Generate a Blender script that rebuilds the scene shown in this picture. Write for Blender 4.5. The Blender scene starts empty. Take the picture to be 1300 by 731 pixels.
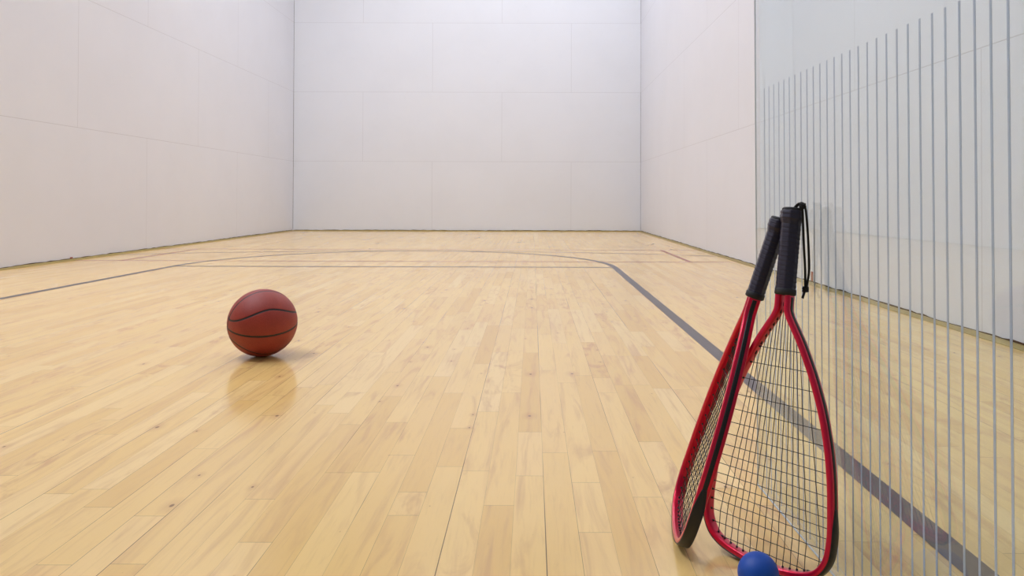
import bpy, bmesh, math, random
from mathutils import Vector, Matrix
import numpy as np

random.seed(7)
C = bpy.context.scene.collection
scene = bpy.context.scene

# ---------------------------------------------------------------- camera
F_PX, CXP, HORIZON, EYE = 930.0, 676.0, 252.0, 0.575
PITCH, ROLL = math.radians(0.6), 0.0028
cam_d = bpy.data.cameras.new('camera')
cam = bpy.data.objects.new('camera', cam_d)
C.objects.link(cam)
cam_d.sensor_width = 36.0
cam_d.lens = F_PX / 1300.0 * 36.0
pp_y = HORIZON - F_PX * math.tan(PITCH)
cam_d.shift_x = -(CXP - 650.0) / 1300.0
cam_d.shift_y = -(365.5 - pp_y) / 1300.0
cam_d.clip_start = 0.05
_r = Vector((1, 0, 0)); _u = Vector((0, -math.sin(PITCH), math.cos(PITCH)))
_f = Vector((0, math.cos(PITCH), math.sin(PITCH)))
r2 = _r * math.cos(ROLL) + _u * math.sin(ROLL)
u2 = _u * math.cos(ROLL) - _r * math.sin(ROLL)
m = Matrix.Identity(4)
for i in range(3):
    m[i][0] = r2[i]; m[i][1] = u2[i]; m[i][2] = -_f[i]
m[2][3] = EYE
cam.matrix_world = m
scene.camera = cam

# ---------------------------------------------------------------- look, world, lights
vs = scene.view_settings
vs.view_transform = 'Standard'; vs.look = 'None'; vs.gamma = 1.0
vs.use_curve_mapping = False
vs.exposure = 0.15
scene.cycles.use_denoising = True
scene.cycles.max_bounces = 10
scene.cycles.transparent_max_bounces = 16

world = bpy.data.worlds.new('world'); scene.world = world
world.use_nodes = True
bg = world.node_tree.nodes['Background']
bg.inputs['Color'].default_value = (0.80, 0.90, 1.0, 1)
bg.inputs['Strength'].default_value = 0.16

XL, XR, YF, YB, HC = -4.20, 1.90, 12.85, 0.62, 6.10     # court: left, right, front, back, ceiling

def area(x, y, power, sx=1.2, sy=0.6, col=(0.94, 0.99, 1.12)):
    d = bpy.data.lights.new('ceiling_lamp_light', 'AREA')
    d.shape = 'RECTANGLE'; d.size = sx; d.size_y = sy
    d.energy = power; d.color = col
    o = bpy.data.objects.new('ceiling_lamp_light', d)
    o.location = (x, y, HC - 0.03)
    C.objects.link(o)
    return o
LAMPS = [(-3.6, 1.6, 100), (-3.6, 4.0, 86), (-3.6, 8.8, 58), (-1.15, 10.7, 44), (1.2, 10.7, 38),
         (0.4, 7.4, 40), (0.2, 2.0, 22)]
for x, y, p in LAMPS:
    area(x, y, p)

# ---------------------------------------------------------------- material helpers
def lin(r, g, b):
    f = lambda c: (c / 255 / 12.92) if c / 255 <= 0.04045 else ((c / 255 + 0.055) / 1.055) ** 2.4
    return (f(r), f(g), f(b), 1.0)

class NT:
    def __init__(s, name):
        s.m = bpy.data.materials.new(name); s.m.use_nodes = True
        s.t = s.m.node_tree; s.p = s.t.nodes['Principled BSDF']; s.out = s.t.nodes['Material Output']
    def n(s, typ, **kw):
        nd = s.t.nodes.new(typ)
        for k, v in kw.items(): setattr(nd, k, v)
        return nd
    def l(s, a, b): s.t.links.new(a, b)
    def put(s, sock, v):
        if isinstance(v, (int, float, tuple)): sock.default_value = v
        else: s.l(v, sock)
    def math(s, op, a, b=0.0, c=0.0, clamp=False):
        nd = s.n('ShaderNodeMath', operation=op, use_clamp=clamp)
        s.put(nd.inputs[0], a); s.put(nd.inputs[1], b)
        if len(nd.inputs) > 2: s.put(nd.inputs[2], c)
        return nd.outputs[0]
    def xyz(s, x, y, z):
        nd = s.n('ShaderNodeCombineXYZ')
        for i, v in enumerate((x, y, z)): s.put(nd.inputs[i], v)
        return nd.outputs[0]
    def mix(s, f, a, b, mode='MIX'):
        nd = s.n('ShaderNodeMix', data_type='RGBA', blend_type=mode)
        s.put(nd.inputs[0], f); s.put(nd.inputs[6], a); s.put(nd.inputs[7], b)
        return nd.outputs[2]
    def ramp(s, v, stops):
        nd = s.n('ShaderNodeValToRGB')
        e = nd.color_ramp.elements
        while len(e) < len(stops): e.new(0.5)
        for i, (p, c) in enumerate(stops):
            e[i].position = p; e[i].color = c if isinstance(c, tuple) else (c, c, c, 1)
        s.put(nd.inputs[0], v)
        return nd.outputs[0]
    def smooth(s, v, a, b):
        nd = s.n('ShaderNodeMapRange', interpolation_type='SMOOTHSTEP')
        s.put(nd.inputs[0], v); nd.inputs[1].default_value = a; nd.inputs[2].default_value = b
        return nd.outputs[0]
    def noise(s, vec, scale, detail=3.0, rough=0.5, dist=0.0):
        nd = s.n('ShaderNodeTexNoise')
        s.put(nd.inputs['Vector'], vec); nd.inputs['Scale'].default_value = scale
        nd.inputs['Detail'].default_value = detail; nd.inputs['Roughness'].default_value = rough
        nd.inputs['Distortion'].default_value = dist
        return nd.outputs['Fac']
    def bump(s, h, strength, dist=0.001):
        nd = s.n('ShaderNodeBump')
        nd.inputs['Strength'].default_value = strength; nd.inputs['Distance'].default_value = dist
        s.put(nd.inputs['Height'], h)
        s.l(nd.outputs[0], s.p.inputs['Normal'])

def simple(name, col, rough=0.5, metal=0.0, coat=0.0, spec=0.5, noise=None):
    t = NT(name)
    t.p.inputs['Roughness'].default_value = rough
    t.p.inputs['Metallic'].default_value = metal
    t.p.inputs['Coat Weight'].default_value = coat
    t.p.inputs['Coat Roughness'].default_value = 0.12
    t.p.inputs['Specular IOR Level'].default_value = spec
    co = t.n('ShaderNodeTexCoord').outputs['Object']
    sc, amt, bs = noise or (60.0, 0.06, 0.05)
    nz = t.noise(co, sc)
    dark = tuple(c * (1 - amt * 2) for c in col[:3]) + (1,)
    t.l(t.mix(nz, dark, col), t.p.inputs['Base Color'])
    if bs: t.bump(nz, bs, 0.0006)
    return t.m

# ---------------------------------------------------------------- surfaces
def plank_nodes(t):
    """maple strips 57 mm wide running along y, random end joints; returns ids and joint masks"""
    pos = t.n('ShaderNodeNewGeometry').outputs['Position']
    sp = t.n('ShaderNodeSeparateXYZ'); t.l(pos, sp.inputs[0])
    X, Y = sp.outputs[0], sp.outputs[1]
    W, L = 0.0571, 0.62
    xr = t.math('DIVIDE', t.math('ADD', X, 20.018), W)
    row = t.math('FLOOR', xr); fx = t.math('FRACT', xr)
    wn = t.n('ShaderNodeTexWhiteNoise', noise_dimensions='1D'); t.l(row, wn.inputs['W'])
    rr = wn.outputs['Value']
    ty = t.math('ADD', t.math('DIVIDE', Y, L), t.math('MULTIPLY', rr, 17.0))
    k = t.math('FLOOR', ty); fy = t.math('FRACT', ty)
    w2 = t.n('ShaderNodeTexWhiteNoise', noise_dimensions='2D'); t.l(t.xyz(row, k, 0.0), w2.inputs['Vector'])
    jit = t.math('MULTIPLY', w2.outputs['Value'], 0.9)
    idk = t.math('SUBTRACT', k, t.math('LESS_THAN', fy, jit))
    w3 = t.n('ShaderNodeTexWhiteNoise', noise_dimensions='2D')
    t.l(t.xyz(row, t.math('ADD', idk, 0.37), 0.0), w3.inputs['Vector'])
    pid = w3.outputs['Value']; pcol = w3.outputs['Color']
    # distance to the long joint (m) and to the end joint (m)
    dx = t.math('MULTIPLY', t.math('MINIMUM', fx, t.math('SUBTRACT', 1.0, fx)), W)
    dy = t.math('MULTIPLY', t.math('ABSOLUTE', t.math('SUBTRACT', fy, jit)), L)
    # every long joint has its own opening, changing slowly along its length
    xj = t.math('FLOOR', t.math('ADD', xr, 0.5))
    wj = t.n('ShaderNodeTexWhiteNoise', noise_dimensions='1D'); t.l(t.math('ADD', xj, 0.21), wj.inputs['W'])
    nj = t.noise(t.xyz(t.math('MULTIPLY', xj, 3.7), t.math('MULTIPLY', Y, 1.6), 0.0), 1.0, 2.0)
    opening = t.math('MULTIPLY', t.math('POWER', wj.outputs['Value'], 2.0), t.smooth(nj, 0.35, 0.62))
    halfw = t.math('MULTIPLY_ADD', opening, 0.00085, 0.00028)
    jx = t.math('SUBTRACT', 1.0, t.math('DIVIDE', dx, halfw), clamp=True)
    jx = t.math('MULTIPLY', t.smooth(jx, 0.0, 0.5), t.math('MULTIPLY_ADD', opening, 0.55, 0.42))
    jy = t.math('MULTIPLY', t.math('LESS_THAN', dy, 0.00055), 0.55)
    joint = t.math('MAXIMUM', jx, jy)
    return X, Y, row, pid, pcol, joint

def floor_material():
    t = NT('maple_floor')
    X, Y, row, pid, pcol, joint = plank_nodes(t)
    sc = t.n('ShaderNodeSeparateColor'); t.l(pcol, sc.inputs[0])
    base = t.ramp(pid, [(0.0, lin(236, 193, 118)), (0.25, lin(244, 204, 129)), (0.55, lin(248, 210, 136)),
                        (0.8, lin(244, 203, 131)), (1.0, lin(250, 215, 146))])
    # long soft grain, offset per plank
    gv = t.xyz(t.math('MULTIPLY_ADD', sc.outputs[0], 31.0, t.math('MULTIPLY', X, 24.0)),
               t.math('MULTIPLY_ADD', sc.outputs[1], 17.0, t.math('MULTIPLY', Y, 2.2)), 0.0)
    g1 = t.noise(gv, 1.0, 4.0, 0.55, 1.4)
    base = t.mix(t.math('MULTIPLY', t.smooth(g1, 0.46, 0.76), 0.50), base, lin(206, 156, 108))
    gv2 = t.xyz(t.math('MULTIPLY_ADD', sc.outputs[2], 51.0, t.math('MULTIPLY', X, 110.0)),
                t.math('MULTIPLY_ADD', sc.outputs[0], 27.0, t.math('MULTIPLY', Y, 7.0)), 0.0)
    g2 = t.noise(gv2, 1.0, 3.0, 0.6, 0.8)
    base = t.mix(t.math('MULTIPLY', t.smooth(g2, 0.5, 0.8), 0.22), base, lin(196, 150, 104))
    # reddish figure in a few planks
    redp = t.smooth(sc.outputs[1], 0.80, 0.95)
    g3 = t.noise(t.xyz(t.math('MULTIPLY', X, 14.0), t.math('MULTIPLY', Y, 5.0), pid), 1.0, 3.0, 0.6, 1.8)
    base = t.mix(t.math('MULTIPLY', t.math('MULTIPLY', redp, t.smooth(g3, 0.48, 0.72)), 0.42), base, lin(186, 126, 86))
    # small dark pin knots
    vo = t.n('ShaderNodeTexVoronoi', voronoi_dimensions='2D'); vo.inputs['Scale'].default_value = 1.0
    t.l(t.xyz(t.math('MULTIPLY', X, 7.5), t.math('MULTIPLY', Y, 4.2), 0.0), vo.inputs['Vector'])
    vc = t.n('ShaderNodeSeparateColor'); t.l(vo.outputs['Color'], vc.inputs[0])
    r = t.math('MULTIPLY', t.math('POWER', vc.outputs[0], 4.0), 0.045)
    kn = t.math('SUBTRACT', 1.0, t.math('DIVIDE', vo.outputs['Distance'], t.math('MAXIMUM', r, 0.002)), clamp=True)
    halo = t.math('SUBTRACT', 1.0, t.math('DIVIDE', vo.outputs['Distance'], t.math('MAXIMUM', t.math('MULTIPLY', r, 5.0), 0.01)), clamp=True)
    base = t.mix(t.math('MULTIPLY', halo, 0.38), base, lin(190, 132, 88))
    base = t.mix(t.math('MULTIPLY', t.smooth(kn, 0.0, 0.5), 0.75), base, lin(92, 58, 38))
    # slight wear clouding
    wv = t.noise(t.xyz(t.math('MULTIPLY', X, 0.9), t.math('MULTIPLY', Y, 0.5), 3.0), 1.0, 3.0)
    base = t.mix(t.math('MULTIPLY', t.smooth(wv, 0.4, 0.7), 0.18), base, lin(214, 178, 134))
    base = t.mix(joint, base, lin(74, 48, 30))
    t.l(base, t.p.inputs['Base Color'])
    rg = t.noise(t.xyz(t.math('MULTIPLY', X, 5.0), t.math('MULTIPLY', Y, 2.0), 0.0), 1.0, 3.0)
    t.l(t.math('MULTIPLY_ADD', rg, 0.08, 0.12), t.p.inputs['Roughness'])
    t.p.inputs['Specular IOR Level'].default_value = 0.5
    h = t.math('MULTIPLY_ADD', joint, -1.0, t.math('MULTIPLY', pid, 0.25))
    t.bump(h, 0.18, 0.0006)
    return t.m

def paint_material(name, col, rough=0.3):
    t = NT(name)
    X, Y, row, pid, pcol, joint = plank_nodes(t)
    nz = t.noise(t.xyz(t.math('MULTIPLY', X, 70.0), t.math('MULTIPLY', Y, 22.0), 0.0), 1.0, 4.0)
    lighter = tuple(min(1, c * 1.5 + 0.01) for c in col[:3]) + (1,)
    b = t.mix(t.math('MULTIPLY', t.smooth(nz, 0.5, 0.8), 0.5), col, lighter)
    b = t.mix(t.math('MULTIPLY', joint, 0.8), b, lin(30, 24, 22))
    t.l(b, t.p.inputs['Base Color'])
    t.p.inputs['Roughness'].default_value = rough
    return t.m

def wall_material(name, axis, origin, tint):
    t = NT(name)
    pos = t.n('ShaderNodeNewGeometry').outputs['Position']
    sp = t.n('ShaderNodeSeparateXYZ'); t.l(pos, sp.inputs[0])
    a = sp.outputs[0] if axis == 'x' else sp.outputs[1]
    along = t.math('ADD', t.math('SUBTRACT', a, origin) if axis == 'x' else t.math('SUBTRACT', origin, a), 24.38 + 1.219)
    br = t.n('ShaderNodeTexBrick'); br.offset = 0.5; br.offset_frequency = 2; br.squash = 1.0
    t.l(t.xyz(along, sp.outputs[2], 0.0), br.inputs['Vector'])
    br.inputs['Scale'].default_value = 1.0
    br.inputs['Mortar Size'].default_value = 0.0030
    br.inputs['Mortar Smooth'].default_value = 0.25
    br.inputs['Brick Width'].default_value = 2.438
    br.inputs['Row Height'].default_value = 1.219
    br.inputs['Color1'].default_value = (0.5, 0.5, 0.5, 1); br.inputs['Color2'].default_value = (0.6, 0.6, 0.6, 1)
    br.inputs['Mortar'].default_value = (0, 0, 0, 1)
    seam = br.outputs['Fac']
    n1 = t.noise(pos, 1.3, 4.0, 0.55)
    n2 = t.noise(pos, 9.0, 3.0, 0.6)
    b = t.mix(t.math('MULTIPLY', t.smooth(n1, 0.35, 0.7), 0.35), tint, tuple(c * 0.94 for c in tint[:3]) + (1,))
    b = t.mix(t.math('MULTIPLY', t.smooth(n2, 0.6, 0.8), 0.12), b, tuple(c * 0.85 for c in tint[:3]) + (1,))
    b = t.mix(t.math('MULTIPLY', seam, 0.24), b, lin(120, 108, 104))
    t.l(b, t.p.inputs['Base Color'])
    t.p.inputs['Roughness'].default_value = 0.42
    t.p.inputs['Specular IOR Level'].default_value = 0.4
    t.bump(t.math('MULTIPLY_ADD', seam, -1.0, t.math('MULTIPLY', n2, 0.05)), 0.35, 0.002)
    return t.m

def glass_material():
    t = NT('door_glass'); t.t.nodes.remove(t.p)
    geo = t.n('ShaderNodeNewGeometry')
    dt = t.n('ShaderNodeVectorMath', operation='DOT_PRODUCT')
    t.l(geo.outputs['Incoming'], dt.inputs[0]); t.l(geo.outputs['Normal'], dt.inputs[1])
    c = t.math('ABSOLUTE', dt.outputs['Value'])
    fr = t.math('MULTIPLY_ADD', t.math('POWER', t.math('SUBTRACT', 1.0, c), 5.0), 0.90, 0.04)
    tr = t.n('ShaderNodeBsdfTransparent'); tr.inputs[0].default_value = (0.915, 0.96, 0.965, 1)
    gl = t.n('ShaderNodeBsdfGlossy'); gl.inputs['Roughness'].default_value = 0.0
    gl.inputs['Color'].default_value = (0.95, 0.97, 1.0, 1)
    mx = t.n('ShaderNodeMixShader'); t.l(fr, mx.inputs[0]); t.l(tr.outputs[0], mx.inputs[1]); t.l(gl.outputs[0], mx.inputs[2])
    t.l(mx.outputs[0], t.out.inputs['Surface'])
    return t.m

def mix_transparent(name, col, rough, alpha):
    t = NT(name)
    t.p.inputs['Base Color'].default_value = col
    t.p.inputs['Roughness'].default_value = rough
    nz = t.noise(t.n('ShaderNodeTexCoord').outputs['Object'], 90.0)
    t.l(t.math('MULTIPLY_ADD', nz, 0.08, alpha - 0.04), t.p.inputs['Alpha'])
    return t.m

M = {
    'floor': floor_material(),
    'line_grey': paint_material('grey_line_paint', lin(78, 70, 73)),
    'line_red': paint_material('red_line_paint', lin(158, 84, 72)),
    'line_faint': paint_material('brown_line_paint', lin(150, 122, 100)),
    'wall_x': wall_material('white_wall_panels_front', 'x', XL, lin(229, 231, 236)),
    'wall_y': wall_material('white_wall_panels_side', 'y', YF, lin(229, 230, 236)),
    'ceiling': simple('ceiling_white', lin(225, 225, 225), 0.8, noise=(3.0, 0.02, 0.0)),
    'trim': simple('varnished_trim', lin(172, 146, 70), 0.4, noise=(14.0, 0.22, 0.1)),
    'gap': simple('dark_line', lin(84, 62, 36), 0.8, noise=(8.0, 0.3, 0.0)),  # dark colour for the painted base shadow line and the corner lines
    'wallmark': simple('red_wall_mark', lin(160, 78, 66), 0.5),
    'glass': glass_material(),
    'glass_edge': mix_transparent('glass_edge', lin(225, 236, 240), 0.25, 0.18),
    'arris': mix_transparent('ground_glass_arris', lin(226, 234, 240), 0.35, 0.75),
    'stripe': mix_transparent('etched_stripe', lin(206, 215, 234), 0.6, 0.74),
    'lampbody': simple('lamp_housing', lin(210, 210, 210), 0.5),
}

# ---------------------------------------------------------------- mesh helpers
def mesh_obj(name, verts, faces, mats, parent=None, smooth=False, fmat=None):
    me = bpy.data.meshes.new(name)
    me.from_pydata([tuple(v) for v in verts], [], faces)
    for mm in (mats if isinstance(mats, list) else [mats]): me.materials.append(mm)
    if fmat is not None: me.polygons.foreach_set('material_index', fmat)
    if smooth: me.polygons.foreach_set('use_smooth', [True] * len(me.polygons))
    me.update()
    bm = bmesh.new(); bm.from_mesh(me)
    if smooth != 'keep': bmesh.ops.recalc_face_normals(bm, faces=bm.faces)
    bm.to_mesh(me); bm.free()
    o = bpy.data.objects.new(name, me); C.objects.link(o)
    if parent: o.parent = parent
    return o

class MB:
    def __init__(s): s.v = []; s.f = []; s.m = []
    def box(s, x0, x1, y0, y1, z0, z1, mi=0):
        b = len(s.v)
        s.v += [(x, y, z) for z in (z0, z1) for y in (y0, y1) for x in (x0, x1)]
        for q in ((0, 2, 3, 1), (4, 5, 7, 6), (0, 1, 5, 4), (2, 6, 7, 3), (0, 4, 6, 2), (1, 3, 7, 5)):
            s.f.append(tuple(b + i for i in q)); s.m.append(mi)
    def poly(s, pts, mi=0):
        b = len(s.v); s.v += pts; s.f.append(tuple(range(b, b + len(pts)))); s.m.append(mi)
    def sweep(s, rings, closed=False, cap=True, mi=0):
        b = len(s.v); n = len(rings[0]); k = len(rings)
        for r in rings: s.v += [tuple(p) for p in r]
        for i in range(k if closed else k - 1):
            for j in range(n):
                i2 = (i + 1) % k; j2 = (j + 1) % n
                s.f.append((b + i * n + j, b + i * n + j2, b + i2 * n + j2, b + i2 * n + j)); s.m.append(mi)
        if cap and not closed:
            s.f.append(tuple(b + j for j in range(n))); s.m.append(mi)
            s.f.append(tuple(b + (k - 1) * n + j for j in reversed(range(n)))); s.m.append(mi)
    def tube(s, pts, r, n=8, mi=0, closed=False):
        pts = [Vector(p) for p in pts]; rings = []; ref = None
        for i, p in enumerate(pts):
            if closed: t = (pts[(i + 1) % len(pts)] - pts[i - 1]).normalized()
            else: t = (pts[min(i + 1, len(pts) - 1)] - pts[max(i - 1, 0)]).normalized()
            if ref is None:
                ref = t.orthogonal().normalized()
            ref = (ref - t * ref.dot(t)).normalized()
            b2 = t.cross(ref)
            rr = r[i] if isinstance(r, (list, tuple)) else r
            rings.append([p + ref * rr * math.cos(2 * math.pi * j / n) + b2 * rr * math.sin(2 * math.pi * j / n) for j in range(n)])
        s.sweep(rings, closed=closed, mi=mi)
    def build(s, name, mats, parent=None, smooth=False):
        return mesh_obj(name, s.v, s.f, mats, parent, smooth, s.m)

def struct(o): o['kind'] = 'structure'; return o
def tag(o, label, cat, group=None):
    o['label'] = label; o['category'] = cat
    if group: o['group'] = group
    return o

def catmull(pts, n=10):
    pts = [Vector(p) for p in pts]; out = []
    P = [pts[0] * 2 - pts[1]] + pts + [pts[-1] * 2 - pts[-2]]
    for i in range(1, len(P) - 2):
        for k in range(n):
            t = k / n
            out.append(0.5 * ((2 * P[i]) + (P[i + 1] - P[i - 1]) * t + (2 * P[i - 1] - 5 * P[i] + 4 * P[i + 1] - P[i + 2]) * t * t
                              + (3 * P[i] - P[i - 1] - 3 * P[i + 1] + P[i + 2]) * t ** 3))
    out.append(pts[-1]); return out

# ---------------------------------------------------------------- the room
fl = MB()
fl.box(XL - 0.1, XR + 0.1, -1.6, YF + 0.1, -0.10, 0.0, 0)
LZ = [0.0003]
def strip(p0, p1, w, mi, z=None):                      # painted stripe lying on the boards
    p0 = Vector(p0 + (0,)); p1 = Vector(p1 + (0,)); d = (p1 - p0).normalized(); s = Vector((-d.y, d.x, 0)) * w / 2
    LZ[0] += 0.00004; zz = Vector((0, 0, LZ[0]))
    fl.poly([tuple(q + zz) for q in (p0 - s, p1 - s, p1 + s, p0 + s)], mi)
def arc(c, r, a0, a1, w, mi, n=64):
    LZ[0] += 0.00004
    for i in range(n):
        t0 = a0 + (a1 - a0) * i / n; t1 = a0 + (a1 - a0) * (i + 1) / n
        fl.poly([(c[0] + q * math.cos(t), c[1] + q * math.sin(t), LZ[0])
                 for t, q in ((t0, r - w / 2), (t0, r + w / 2), (t1, r + w / 2), (t1, r - w / 2))], mi)
KL, KR, FT = -3.01, 0.69, 6.15                         # key: left, right, free-throw distance
KC, KRAD = (KL + KR) / 2, (KR - KL) / 2
strip((XL + 0.01, 6.68), (XR - 0.01, 6.68), 0.038, 2)  # short line
strip((XL + 0.01, 8.22), (XR - 0.01, 8.22), 0.038, 2)  # service line
strip((XR - 0.457, 6.68), (XR - 0.457, 8.22), 0.038, 2)
strip((XL + 0.457, 6.68), (XL + 0.457, 8.22), 0.038, 2)
arc((KC, 8.00 - 7.6), 7.6, math.radians(90 - 25), math.radians(90 + 25), 0.05, 3)
strip((KR, -1.5), (KR, FT + 0.01), 0.0525, 1)
strip((KL, -1.5), (KL, FT + 0.01), 0.0525, 1)
strip((KL, FT), (KR, FT), 0.05, 1)
arc((KC, FT), KRAD, 0.0, math.pi, 0.0525, 1)
struct(fl.build('floor', [M['floor'], M['line_grey'], M['line_red'], M['line_faint']]))

def wallbox(name, b, mat, marks=()):
    w = MB(); w.box(*b)
    for mk in marks: w.box(*mk, mi=1)
    return struct(w.build(name, [mat, M['wallmark']]))
wallbox('wall_front', (XL - 0.1, XR + 0.1, YF, YF + 0.1, 0, HC), M['wall_x'])
wallbox('wall_left', (XL - 0.1, XL, YB, YF, 0, HC), M['wall_y'], [(XL - 0.01, XL + 0.0008, 6.66, 6.70, 0.015, 0.03)])
wallbox('wall_right', (XR, XR + 0.1, YB, YF, 0, HC), M['wall_y'], [(XR - 0.0008, XR + 0.01, 4.96, 5.00, 0.012, 0.085)])
cb = MB(); cb.box(XL - 0.1, XR + 0.1, -1.6, YF + 0.1, HC, HC + 0.1)
struct(cb.build('ceiling', M['ceiling']))
# corner joints: thin dark lines down the two far corners
def corner(name, x, r):
    w = MB(); w.tube([(x, YF - 0.001, 0.03), (x, YF - 0.001, HC - 0.01)], r, 6)
    return struct(w.build(name, M['gap']))
corner('trim_1', XL + 0.001, 0.0028); corner('trim_2', XR - 0.001, 0.0016)

# thin varnished strip, dark strip above it coloured as the gap's shadow line
def baseboard(name, a, b, inward):
    a = Vector(a); b = Vector(b); n = Vector(inward)
    d = (b - a); L = d.length; d.normalize(); k = int(L / 0.06)
    rnd = random.Random(len(name) * 13 + int(L)); w = MB(); ringsA = []; ringsB = []
    hh = 0.010
    for i in range(k + 1):
        p = a + d * (L * i / k)
        hh += (0.014 + rnd.uniform(-0.005, 0.005) - hh) * 0.35
        dd = 0.034 + rnd.uniform(-0.002, 0.002)
        prof = [(0, 0), (dd, 0), (dd, 0.002), (0.012, hh), (0, hh)]
        ringsA.append([p + n * q + Vector((0, 0, z)) for q, z in prof])
        g = hh + 0.0045 + rnd.uniform(-0.003, 0.004)
        ringsB.append([p + n * q + Vector((0, 0, z)) for q, z in [(0, hh - 0.002), (0.0045, hh - 0.002), (0.0025, g), (0, g)]])
    w.sweep(ringsA, mi=0); w.sweep(ringsB, mi=1)
    return struct(w.build(name, [M['trim'], M['gap']]))
baseboard('baseboard_front', (XL, YF, 0), (XR, YF, 0), (0, -1, 0))
baseboard('baseboard_left', (XL, YB, 0), (XL, YF - 0.036, 0), (1, 0, 0))
baseboard('baseboard_right', (XR, YB, 0), (XR, YF - 0.036, 0), (-1, 0, 0))

# ---------------------------------------------------------------- the glass door standing open into the court
DY0, DY1, DGAP, DTH, LEAN, SKEW = 0.575, 1.472, 0.004, 0.010, 0.006, 0.019
def door_x(y, z): return 0.4585 - SKEW * (y - 1.11) - LEAN * z
door = MB()
def dslab(mb, y0, y1, z0, z1, x0, x1, mi, edge=False):
    v = [(door_x(y, z) + xo, y, z) for z in (z0, z1) for y in (y0, y1) for xo in (x0, x1)]
    b = len(mb.v); mb.v += v
    for i, q in enumerate(((0, 2, 3, 1), (4, 5, 7, 6), (0, 1, 5, 4), (2, 6, 7, 3), (0, 4, 6, 2), (1, 3, 7, 5))):
        mb.f.append(tuple(b + j for j in q)); mb.m.append(1 if (edge and i < 4) else mi)
dslab(door, DY0, DY1, DGAP, 2.13, 0, DTH, 0, edge=True)
# narrow ground arrises along the bottom and the free vertical edge
dslab(door, DY0, DY1, DGAP - 0.0006, DGAP + 0.0010, -0.0003, 0.0022, 2)
dslab(door, DY1 - 0.0006, DY1 + 0.0008, DGAP, 2.13, 0.0, 0.0025, 2)
door_o = struct(door.build('door_1', [M['glass'], M['glass_edge'], M['arris']]))
sm = MB()
ys = 1.446; 
while ys > DY0 + 0.01:
    dslab(sm, ys - 0.0019, ys + 0.0019, DGAP + 0.002, 0.794, DTH, DTH + 0.0004, 0)
    ys -= 0.0267
so = sm.build('etched_stripe_band', M['stripe'], door_o); so['kind'] = 'structure'

# ---------------------------------------------------------------- ceiling lamps (housings round the lights, above the view)
def lamp(x, y):
    w = MB()
    for b in ((x - 0.64, x + 0.64, y - 0.34, y - 0.30), (x - 0.64, x + 0.64, y + 0.30, y + 0.34),
              (x - 0.64, x - 0.60, y - 0.30, y + 0.30), (x + 0.60, x + 0.64, y - 0.30, y + 0.30)):
        w.box(b[0], b[1], b[2], b[3], HC - 0.05, HC)
    return w
lw = MB()
for x, y, p in LAMPS:
    q = lamp(x, y); b = len(lw.v); lw.v += q.v; lw.f += [tuple(b + i for i in f) for f in q.f]; lw.m += q.m
struct(lw.build('trim_3', M['lampbody']))

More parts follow.
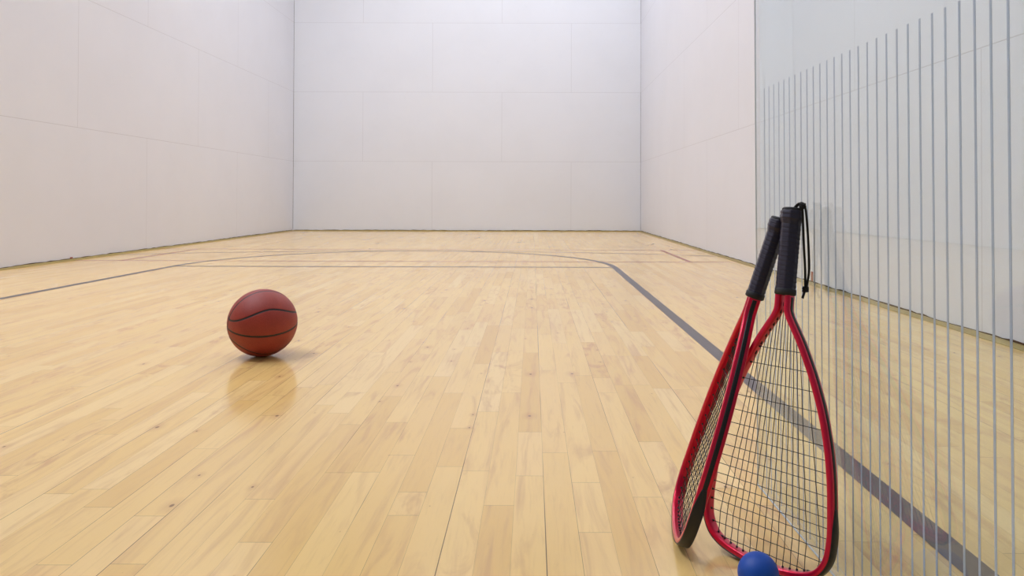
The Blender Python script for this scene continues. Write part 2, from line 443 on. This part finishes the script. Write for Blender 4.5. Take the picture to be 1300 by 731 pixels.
# ---------------------------------------------------------------- basketball
def basketball():
    R = 0.1212
    # view frame at the ball: right, up, towards the camera
    c = Vector((-0.98, 2.67, R))
    vz = (Vector((0, 0, EYE)) - c).normalized()
    vx = Vector((0, 0, 1)).cross(vz).normalized(); vy = vz.cross(vx)
    toW = lambda p: vx * p[0] + vy * p[1] + vz * p[2]
    P = toW((-.967, -.103, .233)).normalized()
    nv = toW((0, .894, .391)); nv = (nv - P * nv.dot(P)).normalized()
    nh = P.cross(nv).normalized()                      # second great circle contains P and nv
    nu, nvv = 384, 192
    verts = []; att = []
    tx = np.linspace(0, math.pi, 721)
    dl = np.radians(16 + 28 * np.sin(tx) ** 2)
    loops = []
    Pn, Nn, Hn = (np.array(v) for v in (P, nv, nh))
    side = np.cross(Nn, Pn)
    for sg in (1, -1):
        for s2 in (1, -1):
            pts = (np.cos(dl)[:, None] * (np.cos(tx)[:, None] * Pn + s2 * np.sin(tx)[:, None] * side) + sg * np.sin(dl)[:, None] * Nn)
            loops.append(pts)
    LP = np.concatenate(loops)
    D = []
    for i in range(nvv + 1):
        th = math.pi * i / nvv
        for j in range(nu if 0 < i < nvv else 1):
            ph = 2 * math.pi * j / nu
            D.append((math.sin(th) * math.cos(ph), math.sin(th) * math.sin(ph), math.cos(th)))
    D = np.array(D)
    dist = np.minimum(np.abs(np.arcsin(np.clip(D @ Nn, -1, 1))), np.abs(np.arcsin(np.clip(D @ Hn, -1, 1))))
    for k in range(0, len(D), 4000):
        dist[k:k + 4000] = np.minimum(dist[k:k + 4000], np.arccos(np.clip((D[k:k + 4000] @ LP.T).max(1), -1, 1)))
    w = 0.0033 / R
    s = np.clip(1 - (dist - w * 0.55) / (w * 0.75), 0, 1)
    s = s * s * (3 - 2 * s)
    rad = R - 0.0011 * s
    V = D * rad[:, None]
    faces = []
    idx = lambda i, j: 0 if i == 0 else (len(D) - 1 if i == nvv else 1 + (i - 1) * nu + j % nu)
    for i in range(nvv):
        for j in range(nu):
            q = [idx(i, j), idx(i + 1, j), idx(i + 1, j + 1), idx(i, j + 1)]
            q = list(dict.fromkeys(q)); faces.append(tuple(q))
    t = NT('basketball_leather')
    at = t.n('ShaderNodeAttribute', attribute_name='seam')
    co = t.n('ShaderNodeTexCoord').outputs['Object']
    vo = t.n('ShaderNodeTexVoronoi'); vo.inputs['Scale'].default_value = 520.0; t.l(co, vo.inputs['Vector'])
    nz = t.noise(co, 22.0)
    b = t.mix(nz, lin(148, 46, 34), lin(172, 62, 44))
    b = t.mix(t.math('MULTIPLY', t.smooth(vo.outputs['Distance'], 0.3, 0.75), 0.35), b, lin(106, 30, 22))
    b = t.mix(t.smooth(at.outputs['Fac'], 0.2, 0.6), b, lin(26, 20, 20))
    t.l(b, t.p.inputs['Base Color'])
    t.p.inputs['Roughness'].default_value = 0.50
    t.p.inputs['Specular IOR Level'].default_value = 0.5
    t.bump(t.math('MULTIPLY', vo.outputs['Distance'], -1.0), 0.5, 0.0009)
    o = mesh_obj('basketball', V, faces, t.m, smooth=True)
    a = o.data.attributes.new('seam', 'FLOAT', 'POINT'); a.data.foreach_set('value', s.astype(np.float32))
    o.location = c
    tag(o, 'reddish brown basketball with black seams resting on the maple floor', 'ball')
basketball()

# ---------------------------------------------------------------- blue racquetball
def blue_ball():
    bm = bmesh.new(); bmesh.ops.create_uvsphere(bm, u_segments=96, v_segments=64, radius=0.0292)
    for v in bm.verts:                                 # moulding seam round the rubber ball
        d = abs(v.co.normalized().dot(Vector((0.3, 0.2, 0.93)).normalized()))
        if d < 0.02: v.co *= 1.004
    for f in bm.faces: f.smooth = True
    me = bpy.data.meshes.new('racquetball'); bm.to_mesh(me); bm.free()
    me.materials.append(simple('blue_rubber', lin(2, 76, 178), 0.5, noise=(45.0, 0.05, 0.03)))
    o = bpy.data.objects.new('racquetball', me); C.objects.link(o)
    o.location = (0.331, 1.075, 0.0292)
    tag(o, 'small blue rubber ball on the floor in front of the racket strings', 'ball')
blue_ball()

# ---------------------------------------------------------------- rackets
RED = simple('red_metallic_lacquer', lin(224, 0, 62), 0.32, metal=0.6, coat=0.6, noise=(30.0, 0.03, 0.0))
BLACKP = simple('black_plastic', lin(26, 24, 27), 0.42, noise=(80.0, 0.06, 0.05))
RUBBER = simple('black_rubber', lin(30, 30, 34), 0.6, noise=(60.0, 0.08, 0.05))
STRING = simple('black_nylon_string', lin(22, 19, 20), 0.35, noise=(200.0, 0.05, 0.0))
CORD = simple('black_cord', lin(18, 17, 19), 0.8, noise=(900.0, 0.2, 0.4))
GRIP = simple('dark_grip_wrap', lin(44, 40, 62), 0.40, noise=(120.0, 0.12, 0.25))

KU = np.array([0, .012, .035, .07, .11, .16, .21, .26, .31, .35, .39])
KW = np.array([0, .0777, .1010, .1074, .1055, .1001, .0902, .0750, .0540, .0332, .0086])
def cubic(xk, yk, x):
    mm = np.gradient(yk, xk); i = np.clip(np.searchsorted(xk, x) - 1, 0, len(xk) - 2)
    h = xk[i + 1] - xk[i]; t = (x - xk[i]) / h
    return (2*t**3-3*t**2+1)*yk[i]+(t**3-2*t**2+t)*h*mm[i]+(-2*t**3+3*t**2)*yk[i+1]+(t**3-t**2)*h*mm[i+1]
def half_width(u):
    return cubic(np.sqrt(KU / .39), KW, np.sqrt(np.asarray(u, float) / .39))
U_COLLAR = 0.4186; L_ALL = 0.5616

def rim_path():
    s = np.linspace(0, 1, 130); u = .39 * s ** 2; w = half_width(u)
    w[0] = 0
    uu = np.r_[u, np.linspace(.394, .4240, 8)]; ww = np.r_[w, np.full(8, .0085)]
    # ease the last few points into the straight shaft
    for _ in range(3): ww[-14:-1] = (ww[-15:-2] + ww[-14:-1] * 2 + ww[-13:]) / 4
    P = np.concatenate([np.stack([-ww[::-1], uu[::-1]], 1), np.stack([ww[1:], uu[1:]], 1)])
    # smooth the nose
    mid = len(uu) - 1
    Q = P.copy()
    for _ in range(14):
        Q[mid-26:mid+27] = (Q[mid-27:mid+26] + 2 * Q[mid-26:mid+27] + Q[mid-25:mid+28]) / 4
    P = Q
    T = np.gradient(P, axis=0); T /= np.linalg.norm(T, axis=1)[:, None]
    N = np.stack([T[:, 1] * -1, T[:, 0]], 1)
    # outward: away from the middle of the head
    c = np.array([0, .17]); sgn = np.sign(((P - c) * N).sum(1)); N *= np.where(sgn[mid] == 0, 1, sgn[mid])
    return P, N, mid
PATH, NRM, MID = rim_path()

def sweep_rim(mb, prof_fn, i0, i1):
    rings = []
    for i in range(i0, i1 + 1):
        p, n = PATH[i], NRM[i]
        rings.append([Vector((p[0] + n[0] * t, d, p[1] + n[1] * t)) for t, d in prof_fn(i)])
    mb.sweep(rings)

TI, TD = 0.0052, 0.0100
def superell(a, b, n=24, e=3.0):
    out = []
    for k in range(n):
        th = 2 * math.pi * k / n; c, s = math.cos(th), math.sin(th)
        out.append((a * math.copysign(abs(c) ** (2 / e), c), b * math.copysign(abs(s) ** (2 / e), s)))
    return out

def racket(name, label, tip, axis, bdir, cord=False):
    root = bpy.data.objects.new(name, None); root.empty_display_size = 0.05; C.objects.link(root)
    a = Vector(axis).normalized(); b = Vector(bdir); b = (b - a * b.dot(a)).normalized(); n = a.cross(b)
    mt = Matrix.Identity(4)
    for i in range(3): mt[i][0] = b[i]; mt[i][1] = n[i]; mt[i][2] = a[i]; mt[i][3] = tip[i]
    root.matrix_world = mt
    tag(root, label, 'racket', 'pair of racquetball rackets leaning on the glass door')
    last = len(PATH) - 1
    # frame: one lacquered tube bent round the head and both arms of the throat
    fr = MB()
    se = superell(TI, TD, 32, 3.8)
    sweep_rim(fr, lambda i: se, 0, last)
    frame = fr.build('frame', RED, root, True)
    # black grommet strip set in the outer face, with a barrel for every string end
    gs = MB()
    def gprof(i):
        w = 0.0037
        return [(TI - 0.0016, -w), (TI + 0.0002, -w), (TI + 0.0005, -w * .5), (TI + 0.0005, w * .5), (TI + 0.0002, w), (TI - 0.0016, w)]
    sweep_rim(gs, gprof, 2, last - 2)
    # strings
    st = MB(); SR = 0.00062
    mains = [-.0830, -.0705, -.0585, -.0468, -.0352, -.0236, -.0120, -.0004, .0112, .0228, .0344, .0460, .0576, .0690, .0905]
    dense_u = np.linspace(0.0, 0.405, 500)
    edge_i = TI                                        # inner face of the tube
    poly = PATH - NRM * edge_i
    def at_u(bw, u):                                   # a main fans in slightly towards the throat
        return bw * (1.0 - 0.60 * max(0.0, (u - 0.06) / 0.33) ** 1.0)
    hw_poly = {}
    right = poly[MID:]; ru = right[:, 1]; rw = right[:, 0]
    om = np.argsort(ru); ru2, rw2 = ru[om], rw[om]
    def inner_w(u): return float(np.interp(u, ru2, rw2))
    u_min = float(ru2[0])
    crosses = [.017, .036, .054, .0703, .0846, .099, .113, .129, .1445, .161, .179, .199, .221, .246, .2744, .3025, .330]
    ends = []
    for mi_, bw in enumerate(mains):
        us = [q for q in np.linspace(u_min, 0.402, 800) if abs(at_u(bw, q)) < inner_w(q)]
        if not us: continue
        ua, ub = min(us), max(us)
        us2 = sorted(set([ua - 0.003] + [c for c in crosses if ua < c < ub] + [ub + 0.003]))
        pts = []
        for q in us2:
            z = 0.0
            if q in crosses: z = 0.0006 * (1 if (mi_ + crosses.index(q)) % 2 else -1)
            pts.append((at_u(bw, q), z, q))
        st.tube(pts, SR, 6)
        for q, dq in ((ua, -1), (ub, 1)): ends.append((Vector((at_u(bw, q), 0, q)), Vector((at_u(bw, q + dq * .002) - at_u(bw, q), 0, dq * .002)).normalized()))
    for ci, cu in enumerate(crosses):
        W = inner_w(cu)
        ws = [(-W - 0.003, 0)]
        for mi_, bw in enumerate(mains):
            x = at_u(bw, cu)
            if abs(x) < W - 0.001: ws.append((x, -0.0006 * (1 if (mi_ + ci) % 2 else -1)))
        ws.append((W + 0.003, 0))
        st.tube([(x, z, cu) for x, z in ws], SR, 6)
        for sg in (-1, 1): ends.append((Vector((sg * W, 0, cu)), Vector((sg, 0, 0))))
    for p, d in ends:
        gs.tube([p - d * 0.0022, p - d * 0.0018, p + d * 0.004], [0.0010, 0.0017, 0.0019], 8)
    gs.build('grommet_strip', BLACKP, root, True)
    st.build('string_bed', STRING, root, True)
    # bumper guard round the tip, tapering away up both sides
    bp = MB()
    U_B = 0.118
    idxs = [i for i in range(len(PATH)) if PATH[i][1] < U_B]
    i0, i1 = min(idxs), max(idxs)
    def bprof(i):
        f = min(1.0, (U_B - PATH[i][1]) / 0.045)
        f = max(0.02, f) ** 0.7
        wd = 0.0028 + (TD + 0.0008 - 0.0028) * f
        wd = min(wd, TD * 0.96)
        back = TI - 0.0012
        o = TI + 0.0006 + 0.0005 * f
        return [(back, -wd), (TI, -wd), (o, -wd * 0.82), (o + 0.0003, 0), (o, wd * 0.82), (TI, wd), (back, wd), (back, 0)]
    sweep_rim(bp, bprof, i0, i1)
    bp.build('bumper_guard', BLACKP, root, True)
    # octagonal wrapped grip flaring to the butt
    gp = MB(); rings = []
    g0, g1 = U_COLLAR + 0.004, L_ALL - 0.003; N = 260
    for k in range(N + 1):
        t = k / N; u = g0 + (g1 - g0) * t
        fl_ = min(1.0, max(0.0, (t - 0.83) / 0.07)); flare = 1 + 0.16 * (fl_ * fl_ * (3 - 2 * fl_))
        endr = 1.0 if t < 0.975 else math.sqrt(max(0.0, 1 - ((t - 0.975) / 0.025) ** 2 * 0.45))
        ring = []
        for j in range(48):
            th = 2 * math.pi * j / 48
            oc = math.cos(math.pi / 8) / math.cos((th + math.pi / 8) % (math.pi / 4) - math.pi / 8)
            rr = 0.85 * oc + 0.17
            pitch = ((u - g0) / 0.0078 + th / (2 * math.pi)) % 1.0      # helical tape laps
            lap = 1 + 0.045 * (1 - pitch) - (0.05 if pitch < 0.2 else 0.0)
            s_ = rr * flare * lap * endr * (1 + 0.006 * math.sin(u * 900 + 3 * th))
            ring.append(Vector((0.0157 * s_ * math.cos(th), 0.0143 * s_ * math.sin(th), u)))
        rings.append(ring)
    gp.sweep(rings)
    gp.build('grip', GRIP, root, True)
    # butt cap
    bc = MB(); rings = []
    for k, (u, s_) in enumerate([(g1 - 0.004, 0.92), (g1, 0.93), (g1 + 0.0018, 0.90), (g1 + 0.003, 0.80), (g1 + 0.0034, 0.5), (g1 + 0.0034, 0.05)]):
        rings.append([Vector((0.0180 * s_ * math.cos(2*math.pi*j/32), 0.0164 * s_ * math.sin(2*math.pi*j/32), u)) for j in range(32)])
    bc.sweep(rings); bc.build('butt_cap', RUBBER, root, True)
    # rubber collar closing the lower end of the grip
    co = MB(); rings = []
    for u, s_ in [(U_COLLAR - 0.001, 0.94), (U_COLLAR, 1.02), (U_COLLAR + 0.001, 1.08), (U_COLLAR + 0.0085, 1.08), (U_COLLAR + 0.0095, 1.03), (U_COLLAR + 0.0095, 0.9)]:
        rings.append([Vector((0.0160 * s_ * math.cos(2*math.pi*j/40), 0.0146 * s_ * math.sin(2*math.pi*j/40), u)) for j in range(40)])
    co.sweep(rings); co.build('grip_collar', RUBBER, root, True)
    bpy.context.view_layer.update()
    # stand it on the floor
    zmin = min((root.matrix_world @ v.co).z for ch in root.children for v in ch.data.vertices)
    root.location.z += 0.0002 - zmin
    bpy.context.view_layer.update()
    return root

RA = racket('racquetball_racket', 'upright red racket with strings facing the camera and a hanging wrist cord',
            (.3587, 1.1451, .0053), (.1280, .1220, .9838), (.6460, -.7632, .0111), True)
RB = racket('racquetball_racket', 'red racket seen nearly edge-on, slanting behind the handle of the other racket',
            (.2520, 1.2660, .0074), (0.16993, -0.02084, 0.53555), (-0.1479, -0.9890, -0.0112))

# wrist cord: loop out of the butt of the front racket, hanging down beside the grip to a knot
def wrist_cord(root):
    inv = root.matrix_world.inverted()
    def pt(x, y, Y):                                   # the cord hangs in a near vertical plane at depth Y
        return Vector(((x - CXP) / F_PX * Y, Y, EYE + (HORIZON - y) / F_PX * Y))
    butt = root.matrix_world @ Vector((0, 0, L_ALL))
    Yc = 1.196
    w = MB()
    left = catmull([butt + Vector((0.0, 0, -0.004)), pt(1010, 261, 1.205), pt(1015, 257.5, 1.20), pt(1018.5, 263, Yc), pt(1019.5, 285, Yc), pt(1020.5, 312, Yc), pt(1022.0, 340, Yc), pt(1022.3, 364, Yc)], 12)
    rightp = catmull([butt + Vector((0.003, 0.003, -0.004)), pt(1014, 258.5, 1.212), pt(1019, 257, 1.205), pt(1022.5, 264, Yc - .002), pt(1025, 288, Yc - .002), pt(1026.6, 318, Yc - .002), pt(1027, 343, Yc - .002), pt(1023.5, 365, Yc - .001)], 12)
    for pth in (left, rightp): w.tube([inv @ p for p in pth], 0.0019, 10)
    # overhand knots: coiled cord
    def knot(c, R, turns, seed):
        rnd = random.Random(seed); pts = []
        for k in range(turns * 14 + 1):
            t = k / 14 * 2 * math.pi
            pts.append(c + Vector((R * math.cos(t) * (1 + .15 * math.sin(t * .37)), R * 0.8 * math.sin(t), R * 0.9 * math.sin(t * 0.41 + seed))))
        w.tube([inv @ p for p in pts], 0.0018, 8)
    knot(pt(1019.0, 260.5, 1.198), 0.0040, 4, 2)
    knot(pt(1022.5, 366, Yc), 0.0035, 5, 4)
    tail = catmull([pt(1021.5, 368, Yc), pt(1020.3, 372, Yc), pt(1018.6, 377.5, Yc)], 6)
    w.tube([inv @ p for p in tail], 0.0021, 8)
    w.build('wrist_cord', CORD, root, True)
wrist_cord(RA)
